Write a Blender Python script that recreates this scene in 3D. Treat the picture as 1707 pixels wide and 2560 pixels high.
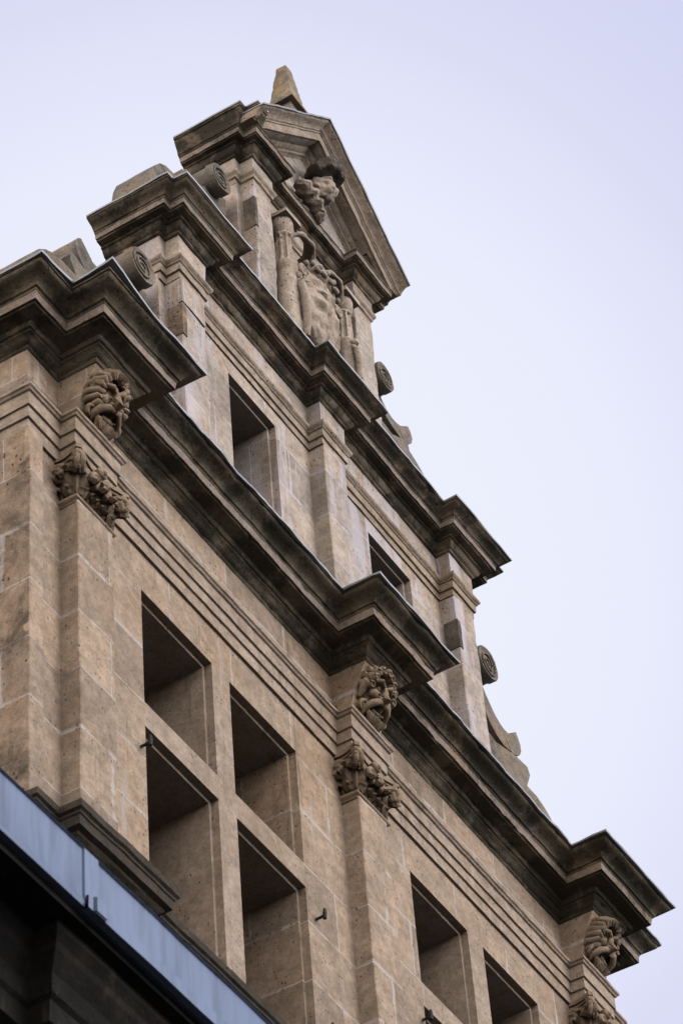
import bpy, bmesh, math, random
from mathutils import Vector, Matrix, noise
random.seed(7)
for o in list(bpy.data.objects): bpy.data.objects.remove(o)
sc = bpy.context.scene
C = sc.collection
R = math.radians

# ---------------------------------------------------------------- camera
cam_d = bpy.data.cameras.new('camera'); cam = bpy.data.objects.new('camera', cam_d); C.objects.link(cam)
ROT = ((0.5219725, -0.84991742, -0.06446244), (0.59857209, 0.41929563, -0.68216569), (0.60681312, 0.31748632, 0.72835058))
rt, dn, fw = (Vector(r) for r in ROT)
M = Matrix(((rt.x, -dn.x, -fw.x, 0), (rt.y, -dn.y, -fw.y, 0), (rt.z, -dn.z, -fw.z, 0), (0, 0, 0, 1)))
M.translation = Vector((-13.82019063, -7.27021232, -15.18940878))
cam.matrix_world = M
cam_d.sensor_fit = 'HORIZONTAL'; cam_d.sensor_width = 24.0
cam_d.lens = 8495.2468 / 1707 * 24.0
cam_d.clip_start = 0.1; cam_d.clip_end = 2000
cam_d.dof.use_dof = True; cam_d.dof.focus_distance = 23.0; cam_d.dof.aperture_fstop = 5.6
sc.camera = cam
sc.render.resolution_x = 682; sc.render.resolution_y = 1024

# ---------------------------------------------------------------- sky, sun, exposure
SUN_EL, SUN_AZ = R(30), R(160)          # azimuth clockwise from +Y
world = bpy.data.worlds.new('World'); sc.world = world; world.use_nodes = True
nt = world.node_tree; nd = nt.nodes; lk = nt.links
bg = nd['Background']
sky = nd.new('ShaderNodeTexSky'); sky.sky_type = 'NISHITA'; sky.sun_disc = False
sky.sun_elevation = SUN_EL; sky.sun_rotation = SUN_AZ
sky.air_density = 1.0; sky.dust_density = 4.0; sky.ozone_density = 1.0
hs = nd.new('ShaderNodeHueSaturation'); hs.inputs['Saturation'].default_value = 0.30
lk.new(sky.outputs[0], hs.inputs['Color'])
mx = nd.new('ShaderNodeMix'); mx.data_type = 'RGBA'; mx.inputs[0].default_value = 0.85
# thin cloud over the blue: palest round one broad patch of sky, more lavender away from it, brighter towards the low evening side (-x)
tc = nd.new('ShaderNodeTexCoord'); dt = nd.new('ShaderNodeVectorMath'); dt.operation = 'DOT_PRODUCT'
lk.new(tc.outputs['Generated'], dt.inputs[0]); dt.inputs[1].default_value = (0.60003, 0.36337, 0.71269)
cr = nd.new('ShaderNodeValToRGB'); lk.new(dt.outputs['Value'], cr.inputs[0])
el = cr.color_ramp.elements; el[0].position = .80; el[0].color = (.70, .72, .86, 1); el[1].position = 1.0; el[1].color = (.88, .895, 1.0, 1)
for p_, c_ in ((.95, (.64, .66, .89, 1)), (.97815, (.67, .69, .915, 1)), (.98511, (.733, .745, .944, 1)), (.98953, (.81, .83, 1.0, 1)), (.99297, (.848, .872, 1.0, 1))):
    e = el.new(p_); e.color = c_
sx = nd.new('ShaderNodeSeparateXYZ'); lk.new(tc.outputs['Generated'], sx.inputs[0])
mr = nd.new('ShaderNodeMapRange'); mr.interpolation_type = 'SMOOTHSTEP'; lk.new(sx.outputs[0], mr.inputs[0])
for k_, v_ in ((1, .05), (2, -.65), (3, 10.0), (4, 25.0)): mr.inputs[k_].default_value = v_
wt = nd.new('ShaderNodeMapRange'); lk.new(mr.outputs[0], wt.inputs[0]); wt.inputs[1].default_value = 10; wt.inputs[2].default_value = 23
wm = nd.new('ShaderNodeMix'); wm.data_type = 'RGBA'; lk.new(wt.outputs[0], wm.inputs[0]); lk.new(cr.outputs[0], wm.inputs[6]); wm.inputs[7].default_value = (.80, .735, .69, 1)
cm = nd.new('ShaderNodeVectorMath'); cm.operation = 'SCALE'; lk.new(mr.outputs[0], cm.inputs['Scale']); lk.new(wm.outputs[2], cm.inputs[0])
lk.new(hs.outputs[0], mx.inputs[6]); lk.new(cm.outputs[0], mx.inputs[7])
lk.new(mx.outputs[2], bg.inputs['Color']); bg.inputs['Strength'].default_value = 0.10
sd = bpy.data.lights.new('sun', 'SUN'); so = bpy.data.objects.new('sun', sd); C.objects.link(so)
sd.energy = 1.7; sd.angle = R(40); sd.color = (1.0, 0.965, 0.94)
sdir = Vector((math.sin(SUN_AZ) * math.cos(SUN_EL), math.cos(SUN_AZ) * math.cos(SUN_EL), math.sin(SUN_EL)))
so.rotation_euler = sdir.to_track_quat('Z', 'Y').to_euler()
sc.cycles.diffuse_bounces = 1; sc.cycles.sample_clamp_indirect = 0.02
sc.view_settings.view_transform = 'Standard'; sc.view_settings.look = 'None'
sc.view_settings.exposure = 0.14; sc.view_settings.gamma = 1.0

# ---------------------------------------------------------------- materials
def N(t, typ, **kw):
    n = t.nodes.new(typ)
    for k, v in kw.items(): setattr(n, k, v)
    return n
def ramp(t, fac, a, b, ca=0.0, cb=1.0):
    m = N(t, 'ShaderNodeMapRange', interpolation_type='SMOOTHSTEP'); m.inputs[1].default_value = a; m.inputs[2].default_value = b
    m.inputs[3].default_value = ca; m.inputs[4].default_value = cb
    t.links.new(fac, m.inputs[0]); return m.outputs[0]
def math_(t, op, a, b):
    m = N(t, 'ShaderNodeMath', operation=op)
    for i, v in enumerate((a, b)):
        if isinstance(v, (int, float)): m.inputs[i].default_value = v
        else: t.links.new(v, m.inputs[i])
    return m.outputs[0]
def mixc(t, fac, a, b, mode='MIX'):
    m = N(t, 'ShaderNodeMix', data_type='RGBA', blend_type=mode)
    for sock, v in ((0, fac), (6, a), (7, b)):
        if isinstance(v, (int, float)): m.inputs[sock].default_value = v
        elif isinstance(v, tuple): m.inputs[sock].default_value = v + (1,) if len(v) == 3 else v
        else: t.links.new(v, m.inputs[sock])
    return m.outputs[2]
def nz(t, vec, scale, detail=4, rough=0.55, dist=0.0):
    n = N(t, 'ShaderNodeTexNoise'); n.inputs['Scale'].default_value = scale; n.inputs['Detail'].default_value = detail
    n.inputs['Roughness'].default_value = rough; n.inputs['Distortion'].default_value = dist
    t.links.new(vec, n.inputs['Vector']); return n.outputs['Fac']
def scaled(t, vec, s):
    m = N(t, 'ShaderNodeVectorMath', operation='MULTIPLY'); t.links.new(vec, m.inputs[0]); m.inputs[1].default_value = s; return m.outputs[0]

def stone(name, base, pale=(.53, .475, .44), dark=(.036, .032, .022), joints=True, pits=.7, grime=(.62, .8), grime_amt=.6,
          streak=(.60, .72), streak_amt=.5, lichen=0.0, bump=.5, row=.43, bw=.66, shift=0.0, warm=(.31, .215, .14)):
    m = bpy.data.materials.new(name); m.use_nodes = True; t = m.node_tree
    bs = t.nodes['Principled BSDF']; bs.inputs['Roughness'].default_value = .92
    bs.inputs['Specular IOR Level'].default_value = .25
    geo = N(t, 'ShaderNodeNewGeometry'); pos = geo.outputs['Position']
    sep = N(t, 'ShaderNodeSeparateXYZ'); t.links.new(pos, sep.inputs[0])
    u = math_(t, 'ADD', math_(t, 'ADD', sep.outputs[0], sep.outputs[1]), shift); v = sep.outputs[2]
    cv = N(t, 'ShaderNodeCombineXYZ'); t.links.new(u, cv.inputs[0]); t.links.new(v, cv.inputs[1])
    n1 = nz(t, pos, 1.3, 5, .6); n2 = nz(t, pos, 6.0, 6, .65); n3 = nz(t, pos, 45.0, 5, .7); n4 = nz(t, pos, 16.0, 5, .7)
    b = tuple(base)
    col = mixc(t, ramp(t, n2, .3, .72), tuple(c * .80 for c in b), tuple(min(1, c * 1.16) for c in b))
    col = mixc(t, ramp(t, n1, .45, .70, 0, .55), col, warm)
    col = mixc(t, .8, col, mixc(t, ramp(t, n4, .28, .74), (.72, .71, .68), (1.22, 1.22, 1.22)), 'MULTIPLY')
    col = mixc(t, .6, col, mixc(t, ramp(t, n3, .30, .70), (.78, .77, .75), (1.18, 1.18, 1.18)), 'MULTIPLY')
    hgt = math_(t, 'MULTIPLY', n3, .5)
    hgt = math_(t, 'ADD', hgt, math_(t, 'MULTIPLY', n4, .9))
    if joints:
        wob = N(t, 'ShaderNodeTexNoise'); wob.inputs['Scale'].default_value = 5.0; t.links.new(pos, wob.inputs['Vector'])
        wv = N(t, 'ShaderNodeVectorMath', operation='MULTIPLY_ADD'); t.links.new(wob.outputs['Color'], wv.inputs[0])
        wv.inputs[1].default_value = (.024, .024, 0); t.links.new(cv.outputs[0], wv.inputs[2])
        bk = N(t, 'ShaderNodeTexBrick'); t.links.new(wv.outputs[0], bk.inputs['Vector'])
        bk.inputs['Scale'].default_value = 1.0; bk.inputs['Brick Width'].default_value = bw; bk.inputs['Row Height'].default_value = row
        bk.inputs['Mortar Size'].default_value = .007; bk.inputs['Mortar Smooth'].default_value = .3
        bk.inputs['Color1'].default_value = (.70, .71, .72, 1); bk.inputs['Color2'].default_value = (1.2, 1.14, 1.07, 1)
        bk.inputs['Mortar'].default_value = (1, 1, 1, 1); bk.offset = .42
        col = mixc(t, .72, col, bk.outputs['Color'], 'MULTIPLY')
        msk = math_(t, 'MULTIPLY', bk.outputs['Fac'], ramp(t, n2, .38, .52))
        bk2 = N(t, 'ShaderNodeTexBrick'); t.links.new(wv.outputs[0], bk2.inputs['Vector'])
        for k in ('Scale', 'Brick Width', 'Row Height'): bk2.inputs[k].default_value = bk.inputs[k].default_value
        bk2.inputs['Mortar Size'].default_value = .020; bk2.inputs['Mortar Smooth'].default_value = .6; bk2.offset = .42
        msk2 = math_(t, 'MULTIPLY', bk2.outputs['Fac'], ramp(t, nz(t, pos, 3.3, 5, .7), .50, .60))
        mm = math_(t, 'MAXIMUM', math_(t, 'MULTIPLY', msk, .85), math_(t, 'MULTIPLY', msk2, .9))
        col = mixc(t, mm, col, pale)
        hgt = math_(t, 'SUBTRACT', hgt, math_(t, 'MULTIPLY', bk.outputs['Fac'], .5))
    if streak_amt:
        sv = scaled(t, pos, (5.0, 5.0, .55))
        st = math_(t, 'MULTIPLY', ramp(t, nz(t, sv, 1.0, 6, .7), *streak), ramp(t, n1, .38, .56))
        col = mixc(t, math_(t, 'MULTIPLY', st, streak_amt), col, pale)
    if streak_amt:
        sd_ = scaled(t, pos, (9.0, 9.0, .45))
        ds = math_(t, 'MULTIPLY', ramp(t, nz(t, sd_, 1.0, 6, .7), .56, .70), ramp(t, nz(t, pos, 1.1, 4, .6), .47, .60))
        col = mixc(t, math_(t, 'MULTIPLY', ds, .55), col, (.07, .058, .042))
    if grime_amt:
        g = ramp(t, nz(t, pos, 2.1, 8, .72, .3), grime[0], grime[1], 0, grime_amt)
        col = mixc(t, g, col, dark)
    if lichen:
        col = mixc(t, ramp(t, nz(t, pos, 9.0, 6, .7), .50, .60, 0, lichen), col, (.36, .21, .07))
        col = mixc(t, ramp(t, nz(t, scaled(t, pos, (1, 1, -1)), 14.0, 6, .7), .57, .64, 0, lichen), col, (.42, .41, .38))
    if pits:
        vo = N(t, 'ShaderNodeTexVoronoi'); t.links.new(scaled(t, pos, (1, 1, .65)), vo.inputs['Vector']); vo.inputs['Scale'].default_value = 30
        pm = math_(t, 'MULTIPLY', ramp(t, vo.outputs['Distance'], .10, .26, 1, 0), math_(t, 'MULTIPLY', ramp(t, nz(t, pos, 11.0, 4, .6), .44, .55), ramp(t, nz(t, pos, 1.9, 3, .6), .40, .58, .15, 1)))
        col = mixc(t, math_(t, 'MULTIPLY', pm, pits), col, (.05, .036, .025))
        hgt = math_(t, 'SUBTRACT', hgt, math_(t, 'MULTIPLY', pm, 1.4))
    t.links.new(col, bs.inputs['Base Color'])
    bp = N(t, 'ShaderNodeBump'); bp.inputs['Strength'].default_value = bump; bp.inputs['Distance'].default_value = .012
    t.links.new(hgt, bp.inputs['Height']); t.links.new(bp.outputs[0], bs.inputs['Normal'])
    return m

MAT = {}
MAT['wall'] = stone('tan_ashlar', (.405, .318, .245), grime=(.57, .80), grime_amt=.55)
MAT['wall2'] = stone('pale_ashlar', (.505, .43, .37), pale=(.60, .56, .60), streak=(.47, .58), streak_amt=.7, shift=.31)
MAT['wall3'] = stone('greyed_ashlar', (.53, .46, .405), pale=(.60, .56, .58), streak_amt=.5, grime=(.58, .72), grime_amt=.7, shift=.13, bump=.8)
MAT['mould'] = stone('moulding_stone', (.41, .325, .255), joints=False, pits=.5, grime=(.6, .8), grime_amt=.5)
MAT['mould2'] = stone('worn_moulding_stone', (.45, .365, .29), joints=False, pits=.5, grime=(.56, .74), grime_amt=.7, bump=.8)
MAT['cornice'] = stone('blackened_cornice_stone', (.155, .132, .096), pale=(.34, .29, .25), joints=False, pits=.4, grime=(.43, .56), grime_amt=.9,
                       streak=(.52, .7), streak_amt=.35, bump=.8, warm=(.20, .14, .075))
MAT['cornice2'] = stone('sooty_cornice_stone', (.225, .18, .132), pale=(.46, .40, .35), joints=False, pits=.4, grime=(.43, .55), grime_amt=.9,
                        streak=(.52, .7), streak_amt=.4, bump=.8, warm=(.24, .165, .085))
MAT['corona'] = stone('washed_and_lit_stone', (.34, .28, .235), joints=False, pits=.5, grime=(.50, .70), grime_amt=.8, streak_amt=.4, bump=.8)  # corona band: washed stone, with the light on its front face put into the colour
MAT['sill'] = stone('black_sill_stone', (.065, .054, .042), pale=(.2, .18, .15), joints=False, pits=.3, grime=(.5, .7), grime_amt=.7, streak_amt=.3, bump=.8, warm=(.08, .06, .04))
MAT['side'] = stone('grimy_ashlar', (.34, .255, .19), pits=1.0, grime=(.46, .66), grime_amt=.8, bump=.9)
MAT['carve'] = stone('carved_stone', (.32, .24, .17), joints=False, pits=.25, grime=(.52, .74), grime_amt=.6, streak_amt=0, bump=.5)
MAT['relief'] = stone('worn_relief_stone', (.53, .44, .365), joints=False, pits=.5, grime=(.55, .75), grime_amt=.5, streak_amt=.3, bump=1.0)
MAT['scroll'] = stone('grey_scroll_stone', (.225, .205, .18), pale=(.34, .31, .28), joints=False, pits=.5, grime=(.50, .72), grime_amt=.7, bump=.8, lichen=.25)
MAT['crust'] = stone('black_crusted_stone', (.17, .15, .13), pale=(.3, .27, .25), joints=False, pits=.4, grime=(.40, .6), grime_amt=.7, streak_amt=.3, bump=1.0)
MAT['lichen'] = stone('lichened_stone', (.30, .265, .21), joints=False, pits=.5, grime=(.50, .66), grime_amt=.7, streak_amt=.2, lichen=.55, bump=1.0)
MAT['lower'] = stone('shade_black_stone', (.009, .0085, .008), joints=False, pits=.3, grime=(.5, .7), grime_amt=.8, streak_amt=.1, warm=(.05, .04, .03))  # shade below the gutter and eaves painted in as a near-black base colour

def plain(name, col, rough=.6, metal=0.0, var=.25, scale=3.0, stretch=(1, 1, 1), bump=.1):
    m = bpy.data.materials.new(name); m.use_nodes = True; t = m.node_tree
    bs = t.nodes['Principled BSDF']; bs.inputs['Metallic'].default_value = metal
    geo = N(t, 'ShaderNodeNewGeometry'); v = scaled(t, geo.outputs['Position'], stretch)
    n = nz(t, v, scale, 6, .65)
    c = mixc(t, ramp(t, n, .3, .7), tuple(k * (1 - var) for k in col), tuple(min(1, k * (1 + var)) for k in col))
    t.links.new(c, bs.inputs['Base Color'])
    t.links.new(ramp(t, n, .3, .7, max(.05, rough - .12), min(1, rough + .12)), bs.inputs['Roughness'])
    bp = N(t, 'ShaderNodeBump'); bp.inputs['Strength'].default_value = bump; bp.inputs['Distance'].default_value = .01
    t.links.new(nz(t, v, scale * 6, 4, .6), bp.inputs['Height']); t.links.new(bp.outputs[0], bs.inputs['Normal'])
    return m
MAT['lead'] = plain('lead_sheet', (.36, .37, .40), .55, .3, .3, 7.0)
MAT['zinc'] = plain('blue_grey_zinc', (.115, .152, .238), .42, .45, .20, 2.0, (6, 6, .5), .06)
MAT['iron'] = plain('black_iron', (.018, .016, .016), .6, .4, .3, 20)
MAT['pane'] = plain('dark_window_pane', (.012, .011, .010), .35, 0, .3, 3)
MAT['slate'] = plain('slate_roof', (.09, .09, .10), .7, 0, .3, 6)
MAT['ground'] = plain('paving', (.014, .013, .012), .9, 0, .3, .8)

# ---------------------------------------------------------------- mesh helpers
def wob(p, amp, f, seed=0.0):
    q = Vector((p[0] * f + seed, p[1] * f + seed * .7, p[2] * f - seed))
    return noise.noise_vector(q) * amp
def obj(name, bm, mat, parent=None, smooth=None, rough=None, chip=None):
    if chip:                                    # lost arrises
        for v in bm.verts:
            k = noise.noise(v.co * 13.0) * .6 + noise.noise(v.co * 31.0) * .5 - .30
            if k > 0: v.co += Vector((random.uniform(-.2, .2), 1, .35)) * min(1, k * 4) * chip
    if rough:
        for v in bm.verts:
            d = Vector((0, 0, 0))
            for a, f in rough: d += wob(v.co, a, f, 3.7 * f)
            v.co += d
    bmesh.ops.recalc_face_normals(bm, faces=bm.faces)
    me = bpy.data.meshes.new(name); bm.to_mesh(me); bm.free()
    for k in (mat if isinstance(mat, tuple) else (mat,)): me.materials.append(MAT[k])
    if smooth is not None:
        for p in me.polygons: p.use_smooth = True
        me.set_sharp_from_angle(angle=R(smooth))
    o = bpy.data.objects.new(name, me); C.objects.link(o)
    if parent: o.parent = parent
    return o
def empty(name, loc=(0, 0, 0)):
    o = bpy.data.objects.new(name, None); o.location = loc; o.empty_display_size = .2; C.objects.link(o); return o
def kid(o, parent):
    o.parent = parent; return o
def copies(o, locs, parent):
    out = []
    for l in locs:
        c = o.copy(); C.objects.link(c); c.location = l; c.parent = parent
        out.append(c)
        for ch in o.children:
            d = ch.copy(); C.objects.link(d); d.parent = c
    return out

def offs(path):
    out = []
    for i, p in enumerate(path):
        ns = []
        for a, b in ((i - 1, i), (i, i + 1)):
            if a >= 0 and b < len(path):
                d = (Vector(path[b]) - Vector(path[a])).normalized(); ns.append(Vector((d.y, -d.x)))
        out.append(ns[0] if len(ns) == 1 else (ns[0] + ns[1]) / (1 + ns[0].dot(ns[1])))
    return out
def sweep(bm, path, prof, step=.08, cap=True, band=None):
    of = offs(path); rings = []
    for i in range(len(path) - 1):
        L = (Vector(path[i + 1]) - Vector(path[i])).length
        n = max(1, int(L / step)); rng = range(n + 1) if i == len(path) - 2 else range(n)
        for k in rng:
            t = k / n; ring = []
            for o, z in prof:
                a = Vector(path[i]) + of[i] * o; b = Vector(path[i + 1]) + of[i + 1] * o; q = a.lerp(b, t)
                ring.append(bm.verts.new((q.x, q.y, z)))
            rings.append(ring)
    for r0, r1 in zip(rings, rings[1:]):
        for j in range(len(prof) - 1):
            fc = bm.faces.new((r0[j], r1[j], r1[j + 1], r0[j + 1]))
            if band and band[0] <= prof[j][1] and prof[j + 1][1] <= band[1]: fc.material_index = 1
    if cap and len(prof) > 2:
        for r in (rings[0], rings[-1]): bm.faces.new(r)
    return rings
def box(bm, x0, x1, y0, y1, z0, z1, seg=None):
    r = bmesh.ops.create_cube(bm, size=1)['verts']
    for v in r: v.co = Vector((x0 + (v.co.x + .5) * (x1 - x0), y0 + (v.co.y + .5) * (y1 - y0), z0 + (v.co.z + .5) * (z1 - z0)))
    return r
def shaft_box(bm, x0, x1, y0, y1, z0, z1, step=.08, bev=.006):
    """upright pier: open box of small faces with softened front arrises"""
    b = bev; ring = [(x0, y1), (x0, y0 + b), (x0 + b, y0), (x1 - b, y0), (x1, y0 + b), (x1, y1)]
    xs = [x0 + b + (x1 - x0 - 2 * b) * k / 5 for k in range(1, 5)]
    ring = ring[:3] + [(x, y0) for x in xs] + ring[3:]
    n = max(1, int((z1 - z0) / step)); rows = []
    for k in range(n + 1): rows.append([bm.verts.new((x, y, z0 + (z1 - z0) * k / n)) for x, y in ring])
    for a, c in zip(rows, rows[1:]):
        for j in range(len(ring) - 1): bm.faces.new((a[j], a[j + 1], c[j + 1], c[j]))
    bm.faces.new(rows[-1]); bm.faces.new(rows[0])
def prism(bm, pts, y0, y1, ny=1):
    """polygon in XZ pushed along Y"""
    rows = [[bm.verts.new((x, y0 + (y1 - y0) * k / ny, z)) for x, z in pts] for k in range(ny + 1)]
    n = len(pts)
    for a, c in zip(rows, rows[1:]):
        for j in range(n): bm.faces.new((a[j], a[(j + 1) % n], c[(j + 1) % n], c[j]))
    f0 = bm.faces.new(rows[0]); f1 = bm.faces.new(rows[-1])
    bmesh.ops.triangulate(bm, faces=[f0, f1])
def wall_holes(bm, x0, x1, z0, z1, y, holes):
    xs = sorted({x0, x1, *[h[0] for h in holes], *[h[1] for h in holes]}); zs = sorted({z0, z1, *[h[2] for h in holes], *[h[3] for h in holes]})
    vs = {}
    def V(x, z):
        if (x, z) not in vs: vs[(x, z)] = bm.verts.new((x, y, z))
        return vs[(x, z)]
    for a, b in zip(xs, xs[1:]):
        for c, d in zip(zs, zs[1:]):
            if any(h[0] <= a and b <= h[1] and h[2] <= c and d <= h[3] for h in holes): continue
            bm.faces.new((V(a, c), V(b, c), V(b, d), V(a, d)))
def quad(bm, *p): bm.faces.new([bm.verts.new(q) for q in p])
def tube(bm, pts, rad, n=8, closed_ends=True):
    rings = []
    up = Vector((0.123, .31, .94)).normalized()
    for i, p in enumerate(pts):
        p = Vector(p); a = Vector(pts[max(0, i - 1)]); b = Vector(pts[min(len(pts) - 1, i + 1)])
        d = (b - a).normalized(); s = d.cross(up).normalized(); w = s.cross(d)
        r = rad[i] if isinstance(rad, (list, tuple)) else rad
        rings.append([bm.verts.new(p + (s * math.cos(2 * math.pi * k / n) + w * math.sin(2 * math.pi * k / n)) * r) for k in range(n)])
    for a, b in zip(rings, rings[1:]):
        for k in range(n): bm.faces.new((a[k], a[(k + 1) % n], b[(k + 1) % n], b[k]))
    if closed_ends: bm.faces.new(rings[0]); bm.faces.new(rings[-1])
def blob(bm, c, r, sub=2, lump=0.0, f=6.0, rot=None):
    vs = bmesh.ops.create_icosphere(bm, subdivisions=sub, radius=1)['verts']
    for v in vs:
        n = v.co.copy(); k = 1 + lump * noise.noise(n * f * .3 + Vector(c) * 5)
        q = Vector((n.x * r[0] * k, n.y * r[1] * k, n.z * r[2] * k))
        if rot: q = rot @ q
        v.co = q + Vector(c)
    return vs
def lathe(bm, prof, cx, cy, n=20):
    rows = [[bm.verts.new((cx + r * math.cos(2 * math.pi * k / n), cy + r * math.sin(2 * math.pi * k / n), z)) for k in range(n)] for r, z in prof]
    for a, b in zip(rows, rows[1:]):
        for k in range(n): bm.faces.new((a[k], a[(k + 1) % n], b[(k + 1) % n], b[k]))
    bm.faces.new(rows[0]); bm.faces.new(rows[-1])

# ---------------------------------------------------------------- ground (outside the frame, for bounce light)
GZ = -16.8
bm = bmesh.new(); quad(bm, (-3000, -3000, GZ), (3000, -3000, GZ), (3000, 3000, GZ), (-3000, 3000, GZ))
g = obj('ground', bm, 'ground'); g['kind'] = 'structure'; g['label'] = 'dark paved street far below the gable'; g['category'] = 'ground'

# ---------------------------------------------------------------- the gable
B = empty('stone_gable', (0, 0, GZ))
B['label'] = 'tall tan stone Renaissance gable with stacked cornices, pilasters and deep dark windows'
B['category'] = 'building'
MI = Matrix.Translation((0, 0, -GZ))
def part(name, bm, mat, parent=None, **kw):
    """a part of the gable, modelled in world coordinates"""
    o = obj(name, bm, mat, None, **kw)
    if parent is None or parent is B: o.parent = B; o.matrix_parent_inverse = MI
    else: o.parent = parent
    return o

ROUGH = [(.004, 9.0), (.003, 28.0), (.006, 2.2)]
# --- plans
P1 = [-3.0, 0.0, 3.0]; P2 = [-1.7637, 0.0, 1.7637]; P3 = [-.6943, .6943]
def plan(XL, yb, piers, w, d):
    p = [(-XL, yb), (-XL, 0)]
    for c in piers: p += [(c - w, 0), (c - w, -d), (c + w, -d), (c + w, 0)]
    return p + [(XL, 0), (XL, yb)]
BACK1 = 3.2
plan1 = plan(3.5507, BACK1, P1, .2433, .267); plan1a = plan(3.5507, BACK1, P1, .2433, .1029)
plan2 = plan(2.0691, .485, P2, .2391, .1075); plan3 = plan(.9896, .48, P3, .2248, .1084)

# --- storey one: walls and windows
def light(lin, mul, tra, x0, x1, z0, z1, Y, right='lin', left='lin', top='lin', bot='lin', deep=.60):
    """one window light: rebate, narrow inner frame and the deep reveal; each side goes to the part it belongs to"""
    S = {'lin': lin, 'mul': mul, 'tra': tra}
    d, e = .048, .028
    i0, i1, k1 = x0 + e, x1 - e, z1 - e
    y1, y2 = Y + d, Y + deep
    def strip(b, a, c, ia, ic):     # a,c = outer corners (x,z); ia,ic = inner ones
        quad(b, (a[0], Y, a[1]), (c[0], Y, c[1]), (c[0], y1, c[1]), (a[0], y1, a[1]))
        quad(b, (a[0], y1, a[1]), (c[0], y1, c[1]), (ic[0], y1, ic[1]), (ia[0], y1, ia[1]))
        quad(b, (ia[0], y1, ia[1]), (ic[0], y1, ic[1]), (ic[0], y2, ic[1]), (ia[0], y2, ia[1]))
    strip(S[left], (x0, z0), (x0, z1), (i0, z0), (i0, k1))
    strip(S[right], (x1, z0), (x1, z1), (i1, z0), (i1, k1))
    strip(S[top], (x0, z1), (x1, z1), (i0, k1), (i1, k1))
    b = S[bot]; quad(b, (x0, Y, z0), (x1, Y, z0), (i1, y2, z0 + .03), (i0, y2, z0 + .03))
    p = bmesh.new(); quad(p, (i0, y2 - .01, z0), (i1, y2 - .01, z0), (i1, y2 - .01, k1), (i0, y2 - .01, k1))
    return p
Y1 = .064; ZS = -3.77
W1 = dict(x=(-2.36, -1.620, -1.430, -.694), z=(-1.267, -2.156, -2.338, ZS))
W2 = dict(x=(.650, 1.370, 1.569, 2.291), z=(-1.267, -2.156, -2.338, ZS))
def cross_window(W):
    a, b, c, d = W['x']; zt, t1, t0, zs = W['z']
    lin, mul, tra = bmesh.new(), bmesh.new(), bmesh.new()
    panes = [light(lin, mul, tra, a, b, t1, zt, Y1, right='mul', bot='tra'), light(lin, mul, tra, c, d, t1, zt, Y1, left='mul', bot='tra'),
             light(lin, mul, tra, a, b, zs, t0, Y1, right='mul', top='tra'), light(lin, mul, tra, c, d, zs, t0, Y1, left='mul', top='tra')]
    quad(mul, (b, Y1, zs), (c, Y1, zs), (c, Y1, zt), (b, Y1, zt))
    for x0, x1 in ((a, b), (c, d)): quad(tra, (x0, Y1, t0), (x1, Y1, t0), (x1, Y1, t1), (x0, Y1, t1))
    w = part('window', lin, 'wall')
    part('mullion', mul, 'mould', w); part('transom', tra, 'mould', w)
    for p in panes: part('pane', p, 'pane', w)
    return w
cross_window(W1); cross_window(W2)
bm = bmesh.new()
wall_holes(bm, -3.50, 3.50, -6.2, -.60, Y1, [(W1['x'][0], W1['x'][3], ZS, -1.267), (W2['x'][0], W2['x'][3], ZS, -1.267)])
quad(bm, (-3.5, BACK1, -6.2), (3.5, BACK1, -6.2), (3.5, BACK1, 0), (-3.5, BACK1, 0))
part('wall', bm, 'wall')
for s in (-1, 1):
    bm = bmesh.new(); box(bm, min(s * 3.515, s * 3.40), max(s * 3.515, s * 3.40), .028, BACK1, -6.2, -.957); part('side_wall', bm, 'side')
for s in (-1, 1):        # narrow corner piers
    bm = bmesh.new(); shaft_box(bm, min(s * 3.512, s * 3.385), max(s * 3.512, s * 3.385), .022, .06, -3.75, -.955)
    part('corner_pier', bm, 'wall', rough=ROUGH)
# --- entablature one
bm = bmesh.new()
sweep(bm, plan1a, [(-.12, -.960), (-.046, -.958), (-.044, -.866), (-.0305, -.862), (-.0295, -.781), (-.0165, -.777), (-.016, -.690), (-.016, -.676),
                   (-.004, -.670), (.002, -.657), (.012, -.650), (.0125, -.630), (-.08, -.622)])
part('architrave', bm, 'mould', rough=[(.003, 9), (.002, 30)])
bm = bmesh.new(); sweep(bm, [(-3.5507, BACK1), (-3.5507, 0), (3.5507, 0), (3.5507, BACK1)], [(-.067, -.64), (-.067, -.22)], .2)
part('frieze', bm, 'wall')
prof1 = [(-.16, -.236), (-.064, -.2324), (-.056, -.222), (-.055, -.208), (-.040, -.200), (-.028, -.186), (-.018, -.168), (-.004, -.160), (-.003, -.150),
         (.012, -.145), (.020, -.130), (.022, -.112), (.045, -.104), (.105, -.098), (.110, -.088), (.125, -.0867), (.130, -.030), (.136, -.026), (.137, -.012), (.150, -.006),
         (.151, .006), (.160, .022), (.178, .038), (.205, .050), (.228, .060), (.238, .072), (.240, .084), (.250, .087), (.2509, .096), (-.20, .13)]
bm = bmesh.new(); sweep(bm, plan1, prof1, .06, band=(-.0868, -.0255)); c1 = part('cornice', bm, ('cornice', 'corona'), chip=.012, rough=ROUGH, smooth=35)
c1['label'] = 'lowest and heaviest blackened cornice'
bm = bmesh.new(); sweep(bm, plan1, [(.20, .098), (.262, .092), (.266, .104), (.20, .112), (-.12, .15)], .05)
for v in bm.verts:                              # sheet lifted at the left break
    k = max(0, 1 - (Vector((v.co.x, v.co.y)) - Vector((-3.49, -.52))).length / .40)
    v.co += Vector((-.012, -.020, .042)) * k
part('lead_flashing', bm, 'lead', c1, rough=[(.010, 4), (.006, 14)])

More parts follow.
